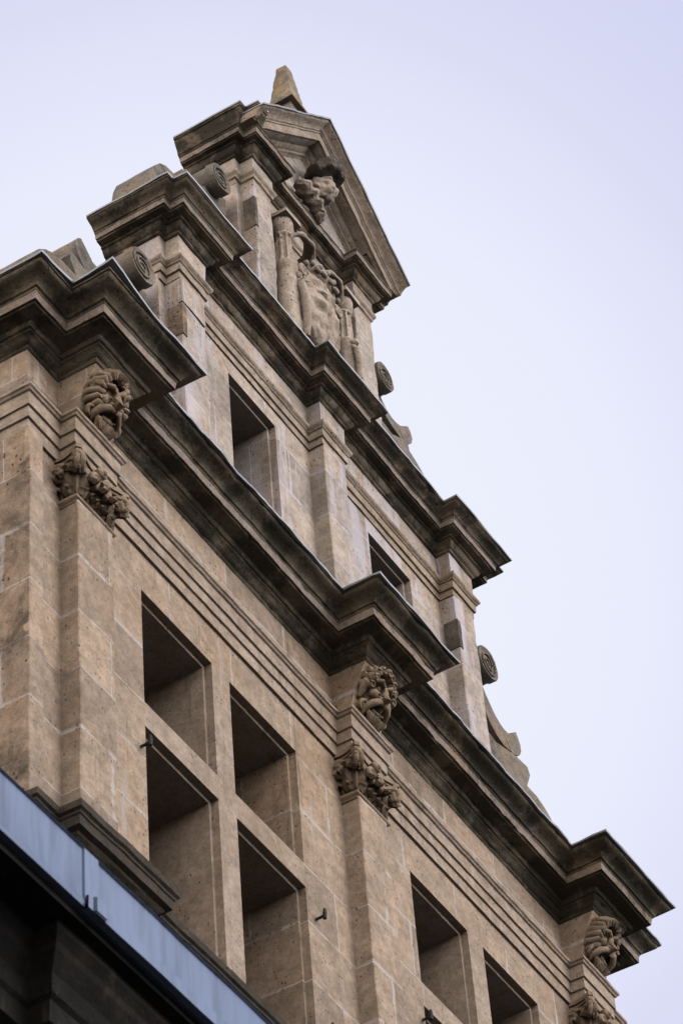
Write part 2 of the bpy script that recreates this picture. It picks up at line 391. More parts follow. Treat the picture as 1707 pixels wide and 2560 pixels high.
# --- pilasters of storey one
def leaf(bm, base, out, w, h, curl, lobes=3, th=.010):
    """acanthus leaf: rises against the bell, bends out and rolls over"""
    out = Vector(out).normalized(); side = Vector((0, 0, 1)).cross(out); base = Vector(base)
    nu, ns = 8, 12; grid = []
    for i in range(ns + 1):
        s = i / ns; ang = max(0, (s - .5) / .5)
        o = .012 + .35 * curl * s + curl * (1 - math.cos(ang * math.pi * .95)) * .5
        z = h * (min(s, .62) / .62) * .96 + h * .10 * math.sin(ang * math.pi) - h * .22 * max(0, ang - .5) * 2
        wid = w * (.62 + .45 * math.sin(math.pi * min(1, s * .95 + .1))) * (1 - .75 * max(0, s - .8) / .2)
        wid *= 1 + .30 * abs(math.sin(lobes * math.pi * s))
        row = []
        for j in range(nu + 1):
            u = j / nu * 2 - 1
            q = base + side * (u * wid * .5) + out * (o - .03 * u * u + .013 * math.cos(u * 3 * math.pi)) + Vector((0, 0, z - .02 * abs(u) * h / .15 * .4))
            row.append(bm.verts.new(q))
        grid.append(row)
    fs = []
    for a, b in zip(grid, grid[1:]):
        for j in range(nu): fs.append(bm.faces.new((a[j], a[j + 1], b[j + 1], b[j])))
    bmesh.ops.solidify(bm, geom=fs, thickness=th)
    blob(bm, base + out * (.012 + curl * 1.05) + Vector((0, 0, h * .84)), (w * .17, w * .15, h * .07), 2, .3, 8)
def volute(bm, c, axis, r0, rad, turns=1.6, hand=1):
    """spiral roll standing in the vertical plane that holds axis"""
    ax = Vector(axis).normalized(); pts, rr = [], []
    for i in range(26):
        t = i / 25; a = hand * 0 + math.pi * .9 - t * turns * 2 * math.pi; r = r0 * (1 - .82 * t)
        pts.append(Vector(c) + ax * (math.cos(a) * r) + Vector((0, 0, math.sin(a) * r))); rr.append(rad * (1 - .35 * t))
    tube(bm, pts, rr, 7)
def make_capital():
    bm = bmesh.new(); hw, pr = .168, .105      # shaft half width and projection; wall plane at y = 0
    sweep(bm, [(-hw, .02), (-hw, -pr), (hw, -pr), (hw, .02)], [(-.02, 0), (.006, .001), (.010, .012), (.012, .016), (.026, .022), (.030, .034), (.026, .044), (.010, .048), (-.02, .05)], .1)
    rows = []                                   # the bell
    for z, e in ((.045, 0), (.14, .004), (.22, .014), (.30, .030), (.33, .036)):
        x, y = hw + e, -pr - e; rows.append([bm.verts.new(q) for q in ((-x, .03, z), (-x, y, z), (x, y, z), (x, .03, z))])
    for a, b in zip(rows, rows[1:]):
        for j in range(3): bm.faces.new((a[j], a[j + 1], b[j + 1], b[j]))
    def abacus(z0, z1, g):                      # concave-sided slab
        pts = []
        A = (-.262 - g, -.196 - g); n = 12
        pts.append((-.232 - g, .03))
        for k in range(7):
            t = k / 6; pts.append((-.232 - g + (A[0] + .232 + g) * t + .024 * math.sin(math.pi * t), .03 + (A[1] + .022 - .03) * t))
        for k in range(n + 1):
            t = k / n; x = A[0] + .022 + (2 * -A[0] - .044) * t; pts.append((x, A[1] + .052 * math.sin(math.pi * t)))
        for k in range(7):
            t = 1 - k / 6; pts.append((.232 + g - (A[0] + .232 + g) * t - .024 * math.sin(math.pi * t), .03 + (A[1] + .022 - .03) * t))
        lo = [bm.verts.new((x, y, z0)) for x, y in pts]; hi = [bm.verts.new((x, y, z1)) for x, y in pts]
        for j in range(len(pts) - 1): bm.faces.new((lo[j], lo[j + 1], hi[j + 1], hi[j]))
        bm.faces.new(lo); bm.faces.new(hi)
    abacus(.322, .340, -.016); abacus(.341, .368, 0)
    F = (0, -1, 0)
    for k in range(6): leaf(bm, (-.135 + .054 * k, -pr + .004, .044), F, .058, .075, .040, 2)
    for k in range(2): 
        for s in (-1, 1): leaf(bm, (s * (hw - .004), -.025 - .055 * k, .044), (s, 0, 0), .056, .075, .040, 2)
    for x in (-.088, .0, .088): leaf(bm, (x, -pr - .004, .085), F, .085, .125, .075)
    for s in (-1, 1):
        leaf(bm, (s * (hw + .002), -.045, .085), (s, 0, 0), .085, .125, .070)
        leaf(bm, (s * hw, -pr, .07), (s, -1, 0), .12, .16, .070)
        leaf(bm, (s * (hw + .012), -.005, .12), (s, .3, 0), .08, .14, .06)
        d = Vector((s, -1, 0)).normalized(); e = Vector((s, 1, 0)).normalized()
        for w in (-.016, .016):
            volute(bm, Vector((s * (hw + .034), -pr - .048, .252)) + e * w, d, .060, .020)
        blob(bm, (s * (hw + .045), -pr - .060, .243), (.026, .026, .034), 2, .2)
        volute(bm, (s * .050, -pr - .055, .252), (s, 0, 0), .046, .020)
        blob(bm, (s * .052, -pr - .045, .195), (.022, .030, .018), 2, .2)
        volute(bm, (s * (hw + .05), -.02, .255), (0, 1, 0), .046, .020)
        blob(bm, (s * (hw + .045), -.02, .195), (.036, .032, .03), 2, .3)
        blob(bm, (s * .222, -.160, .325), (.032, .032, .040), 2, .3)      # little face under the horn of the abacus
        blob(bm, (s * .232, -.172, .318), (.012, .012, .018), 2, .1)
        blob(bm, (s * .215, -.152, .285), (.036, .036, .020), 2, .4)
    blob(bm, (0, -pr - .062, .342), (.044, .032, .036), 2, .35)
    blob(bm, (0, -pr - .082, .338), (.018, .02, .018), 2, .1)
    return bm
CAPZ = -1.316
cap_o = None
def make_mask(seed, kind):
    """bearded satyr head, front towards -y, centre at the origin; kind 0 worn lion-maned, 1 curly, 2 eroded"""
    bm = bmesh.new(); rnd = random.Random(seed)
    G = lambda x, z, cx, cz, sx, sz: math.exp(-((x - cx) / sx) ** 2 - ((z - cz) / sz) ** 2)
    mw = (.34, .26, .28)[kind]
    for v in bmesh.ops.create_icosphere(bm, subdivisions=5, radius=1)['verts']:
        x, y, z = v.co; ax = abs(x); fr = max(0, -y)
        d = .30 * G(ax, z, .32, .40, .24, .08) + .10 * G(ax, z, .0, .42, .12, .08)
        d -= .46 * G(ax, z, .33, .20, .17, .11)
        d += .34 * G(x, z, 0, .12, .10, .20) + .42 * G(ax, z, .48, .0, .17, .12)
        d -= .95 * G(x, z, 0, -.40, mw, .16)
        d += .12 * noise.noise(Vector((x * 5 + seed, y * 5, z * 5)))
        q = Vector((x, y, z)); q.y -= d * fr
        k = 1 - .22 * max(0, -z)
        v.co = Vector((q.x * .122 * k, q.y * .105, q.z * .185))
    T = lambda pts, r, n=8: tube(bm, pts, r, n)
    T([(0, -.105, .075), (0, -.128, .03), (0, -.158, -.022), (0, -.135, -.040)], [.016, .022, .036, .020])      # nose
    for q in (-1, 1):
        blob(bm, (q * .024, -.130, -.026), (.020, .022, .016), 2, .1)
        blob(bm, (q * .043, -.094, .042), (.021, .016, .016), 2, .05)                                            # eye
        T([(q * .012, -.118, .072), (q * .045, -.122, .092), (q * .085, -.098, .078), (q * .102, -.075, .050)], [.010, .016, .013, .007], 7)
        T([(q * .02, -.105, .022), (q * .055, -.108, .020), (q * .080, -.090, .034)], [.006, .009, .006], 6)
        blob(bm, (q * .068, -.098, -.010), (.036, .032, .034), 2, .15)
        T([(q * .010, -.140, -.050), (q * .045, -.142, -.056), (q * .085, -.120, -.085), (q * .105, -.095, -.130), (q * .098, -.080, -.165)], [.016, .024, .024, .018, .010])   # moustache
        volute(bm, (q * .116, -.075, -.120), (q, 0, 0), .040, .017, 1.3)
        T([(q * .118, -.045, .08), (q * .140, -.06, .035), (q * .132, -.05, -.02), (q * .140, -.045, -.07)], [.018, .026, .024, .014])
    for i in range(7):                              # beard
        x = -.075 + .15 * i / 6
        T([(x, -.085, -.125), (x * 1.02, -.115, -.150), (x * .75 + .008 * rnd.uniform(-1, 1), -.105, -.195), (x * .35 + .01 * rnd.uniform(-1, 1), -.075, -.245 + .5 * abs(x) - .012 * (i % 2))], [.016, .021, .018, .008], 7)
    blob(bm, (0, -.075, -.250), (.020, .020, .026), 2, .2)
    T([(-.045, -.098, -.112), (0, -.116, -.122), (.045, -.098, -.112)], .014, 7)                                  # lower lip
    if kind == 1:
        for i in range(9):
            a = math.pi * (.0 + 1.0 * i / 8)
            c = Vector((math.cos(a) * .118, -.070 - .01 * rnd.random(), math.sin(a) * .150 + .03))
            blob(bm, c, (.034, .036, .034), 2, .3, 9); volute(bm, c + Vector((0, -.032, 0)), (1, 0, 0), .024, .010, 1.2)
            c = Vector((math.cos(a) * .132, -.015, math.sin(a) * .165 + .03)); blob(bm, c, (.036, .036, .034), 2, .35, 9)
    else:
        for i in range(17):
            a = math.pi * (-.18 + 1.36 * i / 16); r0, r1 = .105, .150 + .015 * rnd.random()
            T([(math.cos(a) * r0 * .8, -.100, math.sin(a) * .12 + .03), (math.cos(a) * r0 * 1.15, -.085 - .02 * rnd.random(), math.sin(a) * .155 + .03),
               (math.cos(a + .12) * r1, -.045, math.sin(a + .12) * .18 + .02), (math.cos(a + .25) * r1, -.005, math.sin(a + .25) * .185 + .01)], [.012, .025, .022, .014], 7)
    for v in bm.verts: v.co += wob(v.co, (.013, .006, .016)[kind], 17, seed) + wob(v.co, .006, 45, seed)
    rot = Matrix.Rotation(R(26), 3, 'X') @ Matrix.Rotation(R((-6, -3, 2)[kind]), 3, 'Y')
    for v in bm.verts: v.co = rot @ v.co
    return bm
for i, xc in enumerate(P1):
    bm = bmesh.new(); shaft_box(bm, xc - .168, xc + .168, -.058, Y1 + .02, -3.72, -1.30)
    p = part('pilaster', bm, 'wall', rough=ROUGH)
    if cap_o is None:
        cap_o = obj('capital', make_capital(), 'carve', p, smooth=50, rough=[(.003, 25)]); cap_o.location = (xc, Y1, CAPZ)
        cp = cap_o
    else:
        cp = cap_o.copy(); C.objects.link(cp); cp.parent = p; cp.location = (xc, Y1, CAPZ)
    # console that carries the cornice break, with a mask on its face
    bm = bmesh.new(); prof = []
    for k in range(11):
        t = k / 10; prof.append((-.060 - .142 * (t ** 1.7), -.635 + .405 * t))
    rows = []
    for k in range(7):
        x = xc - .176 + .352 * k / 6
        rows.append([bm.verts.new((x, y, z)) for y, z in prof] + [bm.verts.new((x, .1, prof[-1][1])), bm.verts.new((x, .1, prof[0][1]))])
    for a, b in zip(rows, rows[1:]):
        for j in range(len(rows[0]) - 1): bm.faces.new((a[j], b[j], b[j + 1], a[j + 1]))
    bm.faces.new(rows[0]); bm.faces.new(rows[-1])
    con = part('frieze_console', bm, 'wall', rough=[(.003, 12)])
    mk = obj('carved_mask', make_mask(3 + i * 7, i), 'carve', con, smooth=60, rough=[(.004, 20)])
    mk.location = (xc - .005, -.100, -.385)
    mk['label'] = ['worn bearded face with open mouth under the left cornice break', 'curly-haired satyr face under the middle cornice break',
                   'shadowed satyr face under the right cornice break'][i]

# --- pedestal cornice under the left pilaster and the sill course
ped = [(-3.5, 2.0), (-3.5, .02), (-3.30, .02), (-3.30, -.11), (-2.64, -.11), (-2.64, .02), (-.33, .02), (-.33, -.11), (.33, -.11), (.33, .02), (2.64, .02), (2.64, -.11), (3.30, -.11), (3.30, .02), (3.5, .02), (3.5, 2.0)]
bm = bmesh.new()
sweep(bm, ped, [(-.10, -4.03), (.0, -4.03), (.012, -4.0), (.02, -3.97), (.05, -3.95), (.055, -3.935), (.085, -3.925), (.09, -3.87), (.098, -3.865), (.10, -3.85), (.115, -3.84), (.120, -3.80), (-.06, -3.755)], .07)
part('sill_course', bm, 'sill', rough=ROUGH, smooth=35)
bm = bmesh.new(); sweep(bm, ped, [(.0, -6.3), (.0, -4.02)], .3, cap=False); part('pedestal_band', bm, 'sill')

# --- shutter hooks let into the jambs
def hook(x, z):
    bm = bmesh.new()
    tube(bm, [(x, Y1 + .02, z), (x, Y1 - .03, z), (x, Y1 - .060, z + .003)], .009, 8)
    tube(bm, [(x, Y1 - .058, z - .022), (x, Y1 - .060, z + .020), (x, Y1 - .060, z + .050)], [.012, .013, .008], 8)
    tube(bm, [(x - .02, Y1 - .012, z - .02), (x + .02, Y1 - .012, z + .016)], .007, 6)
    part('shutter_hook', bm, 'iron')
for x, z in ((-2.405, -2.53), (-.60, -2.52), (-.61, -3.36), (.615, -2.475)): hook(x, z)

# --- storey two
Y2 = .100; TH = .485
bm = bmesh.new(); holes = [(-1.158, -.580, .36, 1.810), (.622, 1.194, .36, 1.822)]
wall_holes(bm, -1.985, 1.985, .0, 2.40, Y2, holes)
wall_holes(bm, -1.985, 1.985, .0, 2.62, TH, holes)
for s in (-1, 1): quad(bm, (s * 1.985, Y2, 0), (s * 1.985, TH, 0), (s * 1.985, TH, 2.6), (s * 1.985, Y2, 2.6))
part('wall', bm, 'wall2')
for x0, x1, z0, z1 in holes:
    lin = bmesh.new(); pn = light(lin, lin, lin, x0, x1, z0, z1, Y2, deep=.33)
    w = part('window', lin, 'wall2'); part('pane', pn, 'pane', w)
for xc in P2:
    bm = bmesh.new(); shaft_box(bm, xc - .142, xc + .142, -.02, Y2 + .02, .08, 1.97)
    part('pilaster', bm, 'wall2', rough=ROUGH)
bm = bmesh.new()
sweep(bm, plan2, [(-.16, 1.955), (-.088, 1.957), (-.087, 2.016), (-.073, 2.020), (-.072, 2.085), (-.062, 2.092), (-.061, 2.10), (-.050, 2.112), (-.044, 2.122), (-.044, 2.140), (-.13, 2.148)])
part('architrave', bm, 'mould2', rough=[(.004, 9), (.003, 30)])
bm = bmesh.new(); sweep(bm, plan2, [(-.076, 2.135), (-.078, 2.25), (-.076, 2.375)], .1); part('frieze', bm, 'wall2', rough=[(.004, 6)])
prof2 = [(-.16, 2.366), (-.070, 2.3716), (-.060, 2.380), (-.058, 2.392), (-.046, 2.398), (-.034, 2.412), (-.024, 2.434), (-.022, 2.446), (-.006, 2.452), (-.004, 2.470), (.045, 2.474), (.050, 2.484),
         (.0611, 2.4857), (.064, 2.530), (.070, 2.534), (.071, 2.545), (.080, 2.549), (.086, 2.562), (.100, 2.578), (.120, 2.588), (.138, 2.598), (.144, 2.608), (.1534, 2.612), (.1534, 2.626), (-.25, 2.665)]
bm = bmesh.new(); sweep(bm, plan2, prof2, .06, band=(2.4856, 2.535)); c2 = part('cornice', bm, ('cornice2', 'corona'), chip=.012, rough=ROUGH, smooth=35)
c2['label'] = 'middle cornice with weathered edges, painted paler as if lit'
bm = bmesh.new(); sweep(bm, plan2, [(.11, 2.628), (.161, 2.622), (.164, 2.634), (.11, 2.642), (-.2, 2.672)], .05); part('lead_flashing', bm, 'lead', c2, rough=[(.006, 4), (.004, 14)])

def block(x0, x1, y0, y1, z0, z1, mat, label):
    bm = bmesh.new(); box(bm, x0, x1, y0, y1, z0, z1); bmesh.ops.subdivide_edges(bm, edges=bm.edges[:], cuts=6, use_grid_fill=True)
    o = part('weathered_block', bm, mat, rough=[(.003, 9), (.003, 26)]); o['label'] = label
block(1.615, 1.66, -.0270, .085, 1.44, 1.715, 'crust', 'dark grey block in the right pilaster')
block(-1.912, -1.64, -.0320, .0, 1.712, 1.950, 'wall2', 'scaling top block of the left pilaster')
block(-1.911, -1.86, -.0275, .085, 1.40, 1.700, 'side', 'brown block in the left pilaster')
# --- storey three
Y3 = .106
bm = bmesh.new(); box(bm, -.88, .88, Y3, TH, 2.6, 4.45); part('wall', bm, 'wall3')
for xc in P3:
    bm = bmesh.new(); shaft_box(bm, xc - .122, xc + .122, -.002, Y3 + .02, 2.62, 4.165)
    part('pilaster', bm, 'wall3', rough=[(.007, 9.0), (.004, 28.0), (.008, 2.6)])
block(-.823, -.79, -.0090, .09, 3.66, 3.99, 'crust', 'black-crusted block in the upper left pilaster')
bm = bmesh.new()
sweep(bm, plan3, [(-.15, 4.098), (-.117, 4.10), (-.116, 4.145), (-.107, 4.152), (-.105, 4.20), (-.092, 4.208), (-.088, 4.232), (-.078, 4.245), (-.072, 4.255), (-.0715, 4.2795), (-.14, 4.287)])
part('architrave', bm, 'mould2', rough=[(.004, 9), (.003, 30)])
bm = bmesh.new(); sweep(bm, plan3, [(-.090, 4.275), (-.091, 4.35), (-.090, 4.425)], .1); part('frieze', bm, 'wall3', rough=[(.004, 6)])
prof3 = [(-.16, 4.413), (-.084, 4.4192), (-.074, 4.428), (-.072, 4.442), (-.058, 4.450), (-.046, 4.466), (-.038, 4.488), (-.036, 4.500), (-.022, 4.506), (-.020, 4.520), (.012, 4.523), (.016, 4.531),
         (.0251, 4.5321), (.030, 4.574), (.038, 4.578)]
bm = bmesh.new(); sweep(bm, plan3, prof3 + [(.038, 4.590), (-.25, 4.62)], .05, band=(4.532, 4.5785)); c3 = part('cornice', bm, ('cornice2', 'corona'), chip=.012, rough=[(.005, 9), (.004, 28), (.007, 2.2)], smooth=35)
c3['label'] = 'pediment cornice with broken left end'
sima = [(-.10, 4.578), (.040, 4.580), (.042, 4.590), (.050, 4.594), (.053, 4.612), (.060, 4.640), (.072, 4.672), (.084, 4.700), (.087, 4.716), (.0976, 4.722), (.0976, 4.7436), (-.25, 4.80)]
for s in (-1, 1):
    pth = [(-.9896, .48), (-.9896, 0), (-.9191, 0), (-.9191, -.1084), (-.89, -.1084)]
    if s > 0: pth = [(-x, y) for x, y in reversed(pth[:4])]
    bm = bmesh.new(); sweep(bm, pth, sima, .05); sm = part('cornice_end', bm, 'cornice2', rough=ROUGH, smooth=35)
    bm = bmesh.new(); sweep(bm, pth, [(.06, 4.745), (.104, 4.740), (.107, 4.752), (.06, 4.760), (-.22, 4.80)], .05); part('lead_flashing', bm, 'lead', sm, rough=[(.006, 4), (.004, 14)])
# pediment: tympanum and raking cornice
AP, SL = 5.625, .925
bm = bmesh.new(); prism(bm, [(-.85, 4.58), (.85, 4.58), (.85, 4.66), (0, 5.40), (-.85, 4.66)], .02, TH); part('tympanum', bm, 'wall3')
rk = [(-.04, -.315), (-.015, -.300), (-.008, -.285), (.012, -.272), (.016, -.250), (.034, -.238), (.052, -.214), (.056, -.200), (.120, -.192), (.128, -.184), (.150, -.186), (.156, -.108), (.164, -.104), (.166, -.090), (.176, -.084),
      (.180, -.070), (.196, -.046), (.222, -.030), (.238, -.018), (.242, -.004), (.252, .0)]
def rake(bm, pr, xe, step=.05, y_back=TH, dz=0, zmin=4.602):
    full = [(-o, h) for o, h in pr] + [(y_back, pr[-1][1] + .05), (y_back, pr[0][1])]
    n = int(2 * xe / step) // 2 * 2; rows = []
    for k in range(n + 1):
        x = -xe + 2 * xe * k / n; z = AP - SL * abs(x) + dz
        rows.append([bm.verts.new((x, y, max(z + h, zmin))) for y, h in full])
    m = len(full)
    for a, b in zip(rows, rows[1:]):
        for j in range(m): bm.faces.new((a[j], a[(j + 1) % m], b[(j + 1) % m], b[j]))
    bm.faces.new(rows[0]); bm.faces.new(rows[-1])
bm = bmesh.new(); rake(bm, rk, 1.02); rc = part('raking_cornice', bm, 'mould2', chip=.010, rough=[(.005, 9), (.003, 28), (.006, 2.2)], smooth=35)
bm = bmesh.new(); rake(bm, [(.20, .003), (.258, -.006), (.263, .008)], 1.03); part('lead_flashing', bm, 'lead', rc, rough=[(.006, 4), (.004, 14)])

# --- carved head and drapery in the tympanum
def lump(bm, c, r, f, amp, rot=None, sub=5):
    for v in bmesh.ops.create_icosphere(bm, subdivisions=sub, radius=1)['verts']:
        k = 1 + amp * noise.noise(v.co * 1.7 + Vector(c) * 3) + amp * .6 * noise.noise(v.co * f)
        q = Vector((v.co.x * r[0], v.co.y * r[1], v.co.z * r[2])) * k
        if v.co.z < 0: q.x *= 1 - .12 * v.co.z * v.co.z
        v.co = (rot @ q if rot else q) + Vector(c)
bm = bmesh.new(); lump(bm, (.070, -.085, 4.935), (.112, .118, .150), 4, .20, Matrix.Rotation(R(18), 3, 'Y'))
th = part('carved_head', bm, 'relief', smooth=60, rough=[(.010, 9), (.007, 25)])
bm = bmesh.new(); lump(bm, (.060, -.125, 5.075), (.150, .140, .20), 3, .07, Matrix.Rotation(R(16), 3, 'X') @ Matrix.Rotation(R(10), 3, 'Y'))
for v in bm.verts:                              # drawn up to a blunt point, folded, undercut along its brim
    k = max(0, min(1, (v.co.z - 5.05) / .22)); v.co.x = .05 + (v.co.x - .05) * (1 - .50 * k)
    if v.co.z < 5.03: v.co.z = 5.03 - (5.03 - v.co.z) * .35
    v.co.y -= .018 * math.sin(v.co.x * 52 + v.co.z * 14) * (v.co.y < -.10)
for q, r in (((-.02, -.235, 5.025), (.045, .03, .022)), ((.095, -.25, 5.03), (.04, .03, .024)), ((.035, -.268, 5.055), (.022, .03, .045)), ((-.09, -.13, 4.995), (.05, .05, .02))): blob(bm, q, r, 3, .3, 8)
part('hood', bm, 'crust', th, smooth=45, rough=[(.010, 13), (.008, 30)])
bm = bmesh.new()
lump(bm, (-.125, -.060, 4.735), (.125, .075, .062), 4, .12, Matrix.Rotation(R(12), 3, 'Y'))
lump(bm, (-.03, -.075, 4.672), (.10, .06, .045), 4, .12, Matrix.Rotation(R(30), 3, 'Y'))
lump(bm, (.045, -.060, 4.625), (.05, .045, .055), 4, .10)
for v in bm.verts: v.co.y -= .012 * math.sin(v.co.x * 60 - v.co.z * 45)
part('drapery', bm, 'relief', th, smooth=45, rough=[(.010, 12), (.007, 30)])

# --- coat of arms between the upper pilasters
bm = bmesh.new(); nz_, nx_ = 44, 32; rows = []
for i in range(nz_ + 1):
    t = i / nz_; z = 3.835 - .80 * t
    w = .250 * (1 if t < .42 else math.sqrt(max(.004, 1 - ((t - .42) / .58) ** 2))) * (1 - .07 * math.sin(math.pi * min(1, t / .42)) * (t < .42))
    row = []
    for j in range(nx_ + 1):
        u = j / nx_ * 2 - 1; x = u * w
        y = .02 - .125 * (1 - .75 * u * u) * (1 - .35 * abs(2 * t - .9))
        if abs(u) > .88 or t < .05: y -= .022                                  # raised edge
        if abs(x) < .014 or abs(t - .30) < .018: y -= .016                     # partition lines
        for cx_, ct in ((-.11, .17), (.11, .17), (-.10, .48), (.09, .50)): y -= .030 * math.exp(-((x - cx_) / .045) ** 2 - ((t - ct) / .055) ** 2)
        q = Vector((x, y, z)); y += .045 * max(0, noise.noise(q * 9) - .05) * (t > .45) + .02 * max(0, noise.noise(q * 19))   # lost surface low down
        zz = z + (.020 * math.cos(u * 3 * math.pi) if t < .02 else 0)
        row.append(bm.verts.new((x, y, zz)))
    rows.append([bm.verts.new((row[0].co.x, .115, z))] + row + [bm.verts.new((row[-1].co.x, .115, z))])
for a, b in zip(rows, rows[1:]):
    for j in range(len(a) - 1): bm.faces.new((a[j], b[j], b[j + 1], a[j + 1]))
bm.faces.new(rows[0]); bm.faces.new(rows[-1])
sh = part('coat_of_arms', bm, 'relief', smooth=38, rough=[(.006, 8), (.005, 25)])
bm = bmesh.new()                                # thin rolled rim of the cartouche
pts = [(math.sin(a) * .272 * (1 - .16 * max(0, -math.cos(a))), .035, 3.43 + math.cos(a) * .42) for a in [2 * math.pi * k / 48 for k in range(49)]]
tube(bm, pts, [.018 + .006 * math.sin(k * .9) for k in range(49)], 8)
for q in (-1, 1): volute(bm, (q * .235, -.03, 3.72), (q, 0, 0), .055, .022)
part('cartouche_rim', bm, 'relief', sh, smooth=60, rough=[(.008, 10)])
bm = bmesh.new()                                # row of pearls along the top of the shield
for k in range(7):
    a = R(-66 + 22 * k); blob(bm, (math.sin(a) * .235, -.02 - math.cos(a) * .085, 3.775 + .10 * math.cos(a)), (.021, .021, .026), 2, .15)
for k in range(4):
    a = R(-50 + 33 * k); blob(bm, (math.sin(a) * .15, -.07 - .03 * math.cos(a), 3.79 + .04 * math.cos(a)), (.035, .022, .022), 2, .3)
part('crown', bm, 'relief', sh, smooth=60, rough=[(.006, 14)])
def canopy(x0, x1, z, out, drop):               # half-round hood standing out from the wall, open below
    bm = bmesh.new(); n = 18; rim = []
    for k in range(n + 1):
        a = math.pi * k / n; p = Vector(((x0 + x1) / 2 - math.cos(a) * (x1 - x0) / 2, .07 - out * math.sin(a) ** .7, z - drop * abs(math.cos(a)) ** 4))
        rim.append(p + wob(p, .014, 9))
    tube(bm, rim, [.019 + .006 * math.sin(k * 1.3) for k in range(n + 1)], 8)
    top = Vector(((x0 + x1) / 2, .10, z + .07))
    rows = [[bm.verts.new(f.lerp(top, t) + Vector((0, 0, .05 * math.sin(math.pi * t)))) for f in rim] for t in (0, .12, .24, .36)]
    for r0, r1 in zip(rows, rows[1:]):
        for j in range(n): bm.faces.new((r0[j], r0[j + 1], r1[j + 1], r1[j]))
    part('canopy', bm, 'relief', sh, smooth=60, rough=[(.008, 10), (.005, 26)])
canopy(-.36, -.03, 4.07, .15, .10); canopy(.0, .35, 4.01, .16, .10)
def relief_column(xc, top):
    bm = bmesh.new(); n = 28; rows = []
    prof = [(.080, 2.66), (.083, 3.0), (.080, 3.45), (.084, 3.50), (.092, 3.53), (.092, 3.57), (.070, 3.60), (.062, 3.63), (.057, 3.90), (.063, 3.915), (.064, 3.93), (.060, 3.94), (.064, 3.95), (.078, 3.985), (.082, 4.0), (.082, 4.07)]
    for r, z in prof:
        row = []
        for k in range(n):
            a = 2 * math.pi * k / n; rr = r
            if 3.62 < z < 3.91: rr *= 1 - .26 * (k % 4 < 2)
            row.append(bm.verts.new((xc + rr * math.cos(a), .015 + rr * math.sin(a), z - 4.07 + top)))
        rows.append(row)
    for a, b in zip(rows, rows[1:]):
        for k in range(n): bm.faces.new((a[k], a[(k + 1) % n], b[(k + 1) % n], b[k]))
    bm.faces.new(rows[0]); bm.faces.new(rows[-1])
    bmesh.ops.subdivide_edges(bm, edges=[e for e in bm.edges if abs(e.verts[0].co.z - e.verts[1].co.z) > .1], cuts=8)
    box(bm, xc - .098, xc + .098, -.085, .12, top - .005, top + .038)
    part('relief_column', bm, 'relief', sh, smooth=35, rough=[(.005, 7), (.006, 24)])
relief_column(-.405, 4.11); relief_column(.405, 4.03)
for q in (-1, 1):                                # worn supporters beside the shield
    bm = bmesh.new()
    tube(bm, [(q * .375, -.055, 3.46), (q * .378, -.090, 3.38), (q * .372, -.105, 3.24), (q * .36, -.10, 3.06), (q * .34, -.08, 2.86)], [.022, .034, .038, .030, .02], 10)
    blob(bm, (q * .377, -.070, 3.49), (.030, .034, .036), 3, .25)
    part('supporter', bm, 'relief', sh, smooth=60, rough=[(.012, 12), (.006, 28)])

# --- scrolls
def scroll(cx, cz, r, yd, yf, sweep_pts, knob, strip, s, deep, mat='scroll'):
    """volute roll, hollow sweep ending in a curled tip, and the low trailing kerb below; s = -1 left, 1 right"""
    bm = bmesh.new(); n = 28
    rows = []
    for rr, y in ((r * .55, yd + .012), (r * .60, yd + .004), (r * .66, yd + .014), (r * .80, yd + .010), (r * .86, yd + .002), (r * .97, yd), (r, yd + .012), (r, yd + .06), (r * .93, yd + .075), (r * .95, deep)):
        rows.append([bm.verts.new((s * cx + rr * math.cos(2 * math.pi * k / n), y, cz + rr * math.sin(2 * math.pi * k / n))) for k in range(n)])
    for a, b in zip(rows, rows[1:]):
        for k in range(n): bm.faces.new((a[k], a[(k + 1) % n], b[(k + 1) % n], b[k]))
    bm.faces.new(rows[0]); bm.faces.new(rows[-1])
    prism(bm, [(s * x, z) for x, z in sweep_pts], yf, deep, 4)
    pts = []
    for k in range(40):
        a = -s * (k / 39 * 2.3 * 2 * math.pi) + R(70); rr = r * (.80 - .68 * k / 39)
        pts.append((s * cx + rr * math.cos(a), yd + .004, cz + rr * math.sin(a)))
    tube(bm, pts, [.009 - .004 * k / 39 for k in range(40)], 6)
    prism(bm, [(s * x, z) for x, z in knob], yf - .004, deep + .002, 4)
    o = part('scroll', bm, mat, smooth=40, rough=[(.006, 7), (.004, 22)])
    if strip:
        bm = bmesh.new(); prism(bm, [(s * x, z) for x, z in strip], yf - .01, deep, 4)
        part('scroll_kerb', bm, mat, o, smooth=40, rough=[(.006, 7), (.004, 22)])
def arc(cx, cz, r, a0, a1, n): return [(cx + r * math.cos(R(a0 + (a1 - a0) * k / n)), cz + r * math.sin(R(a0 + (a1 - a0) * k / n))) for k in range(n + 1)]
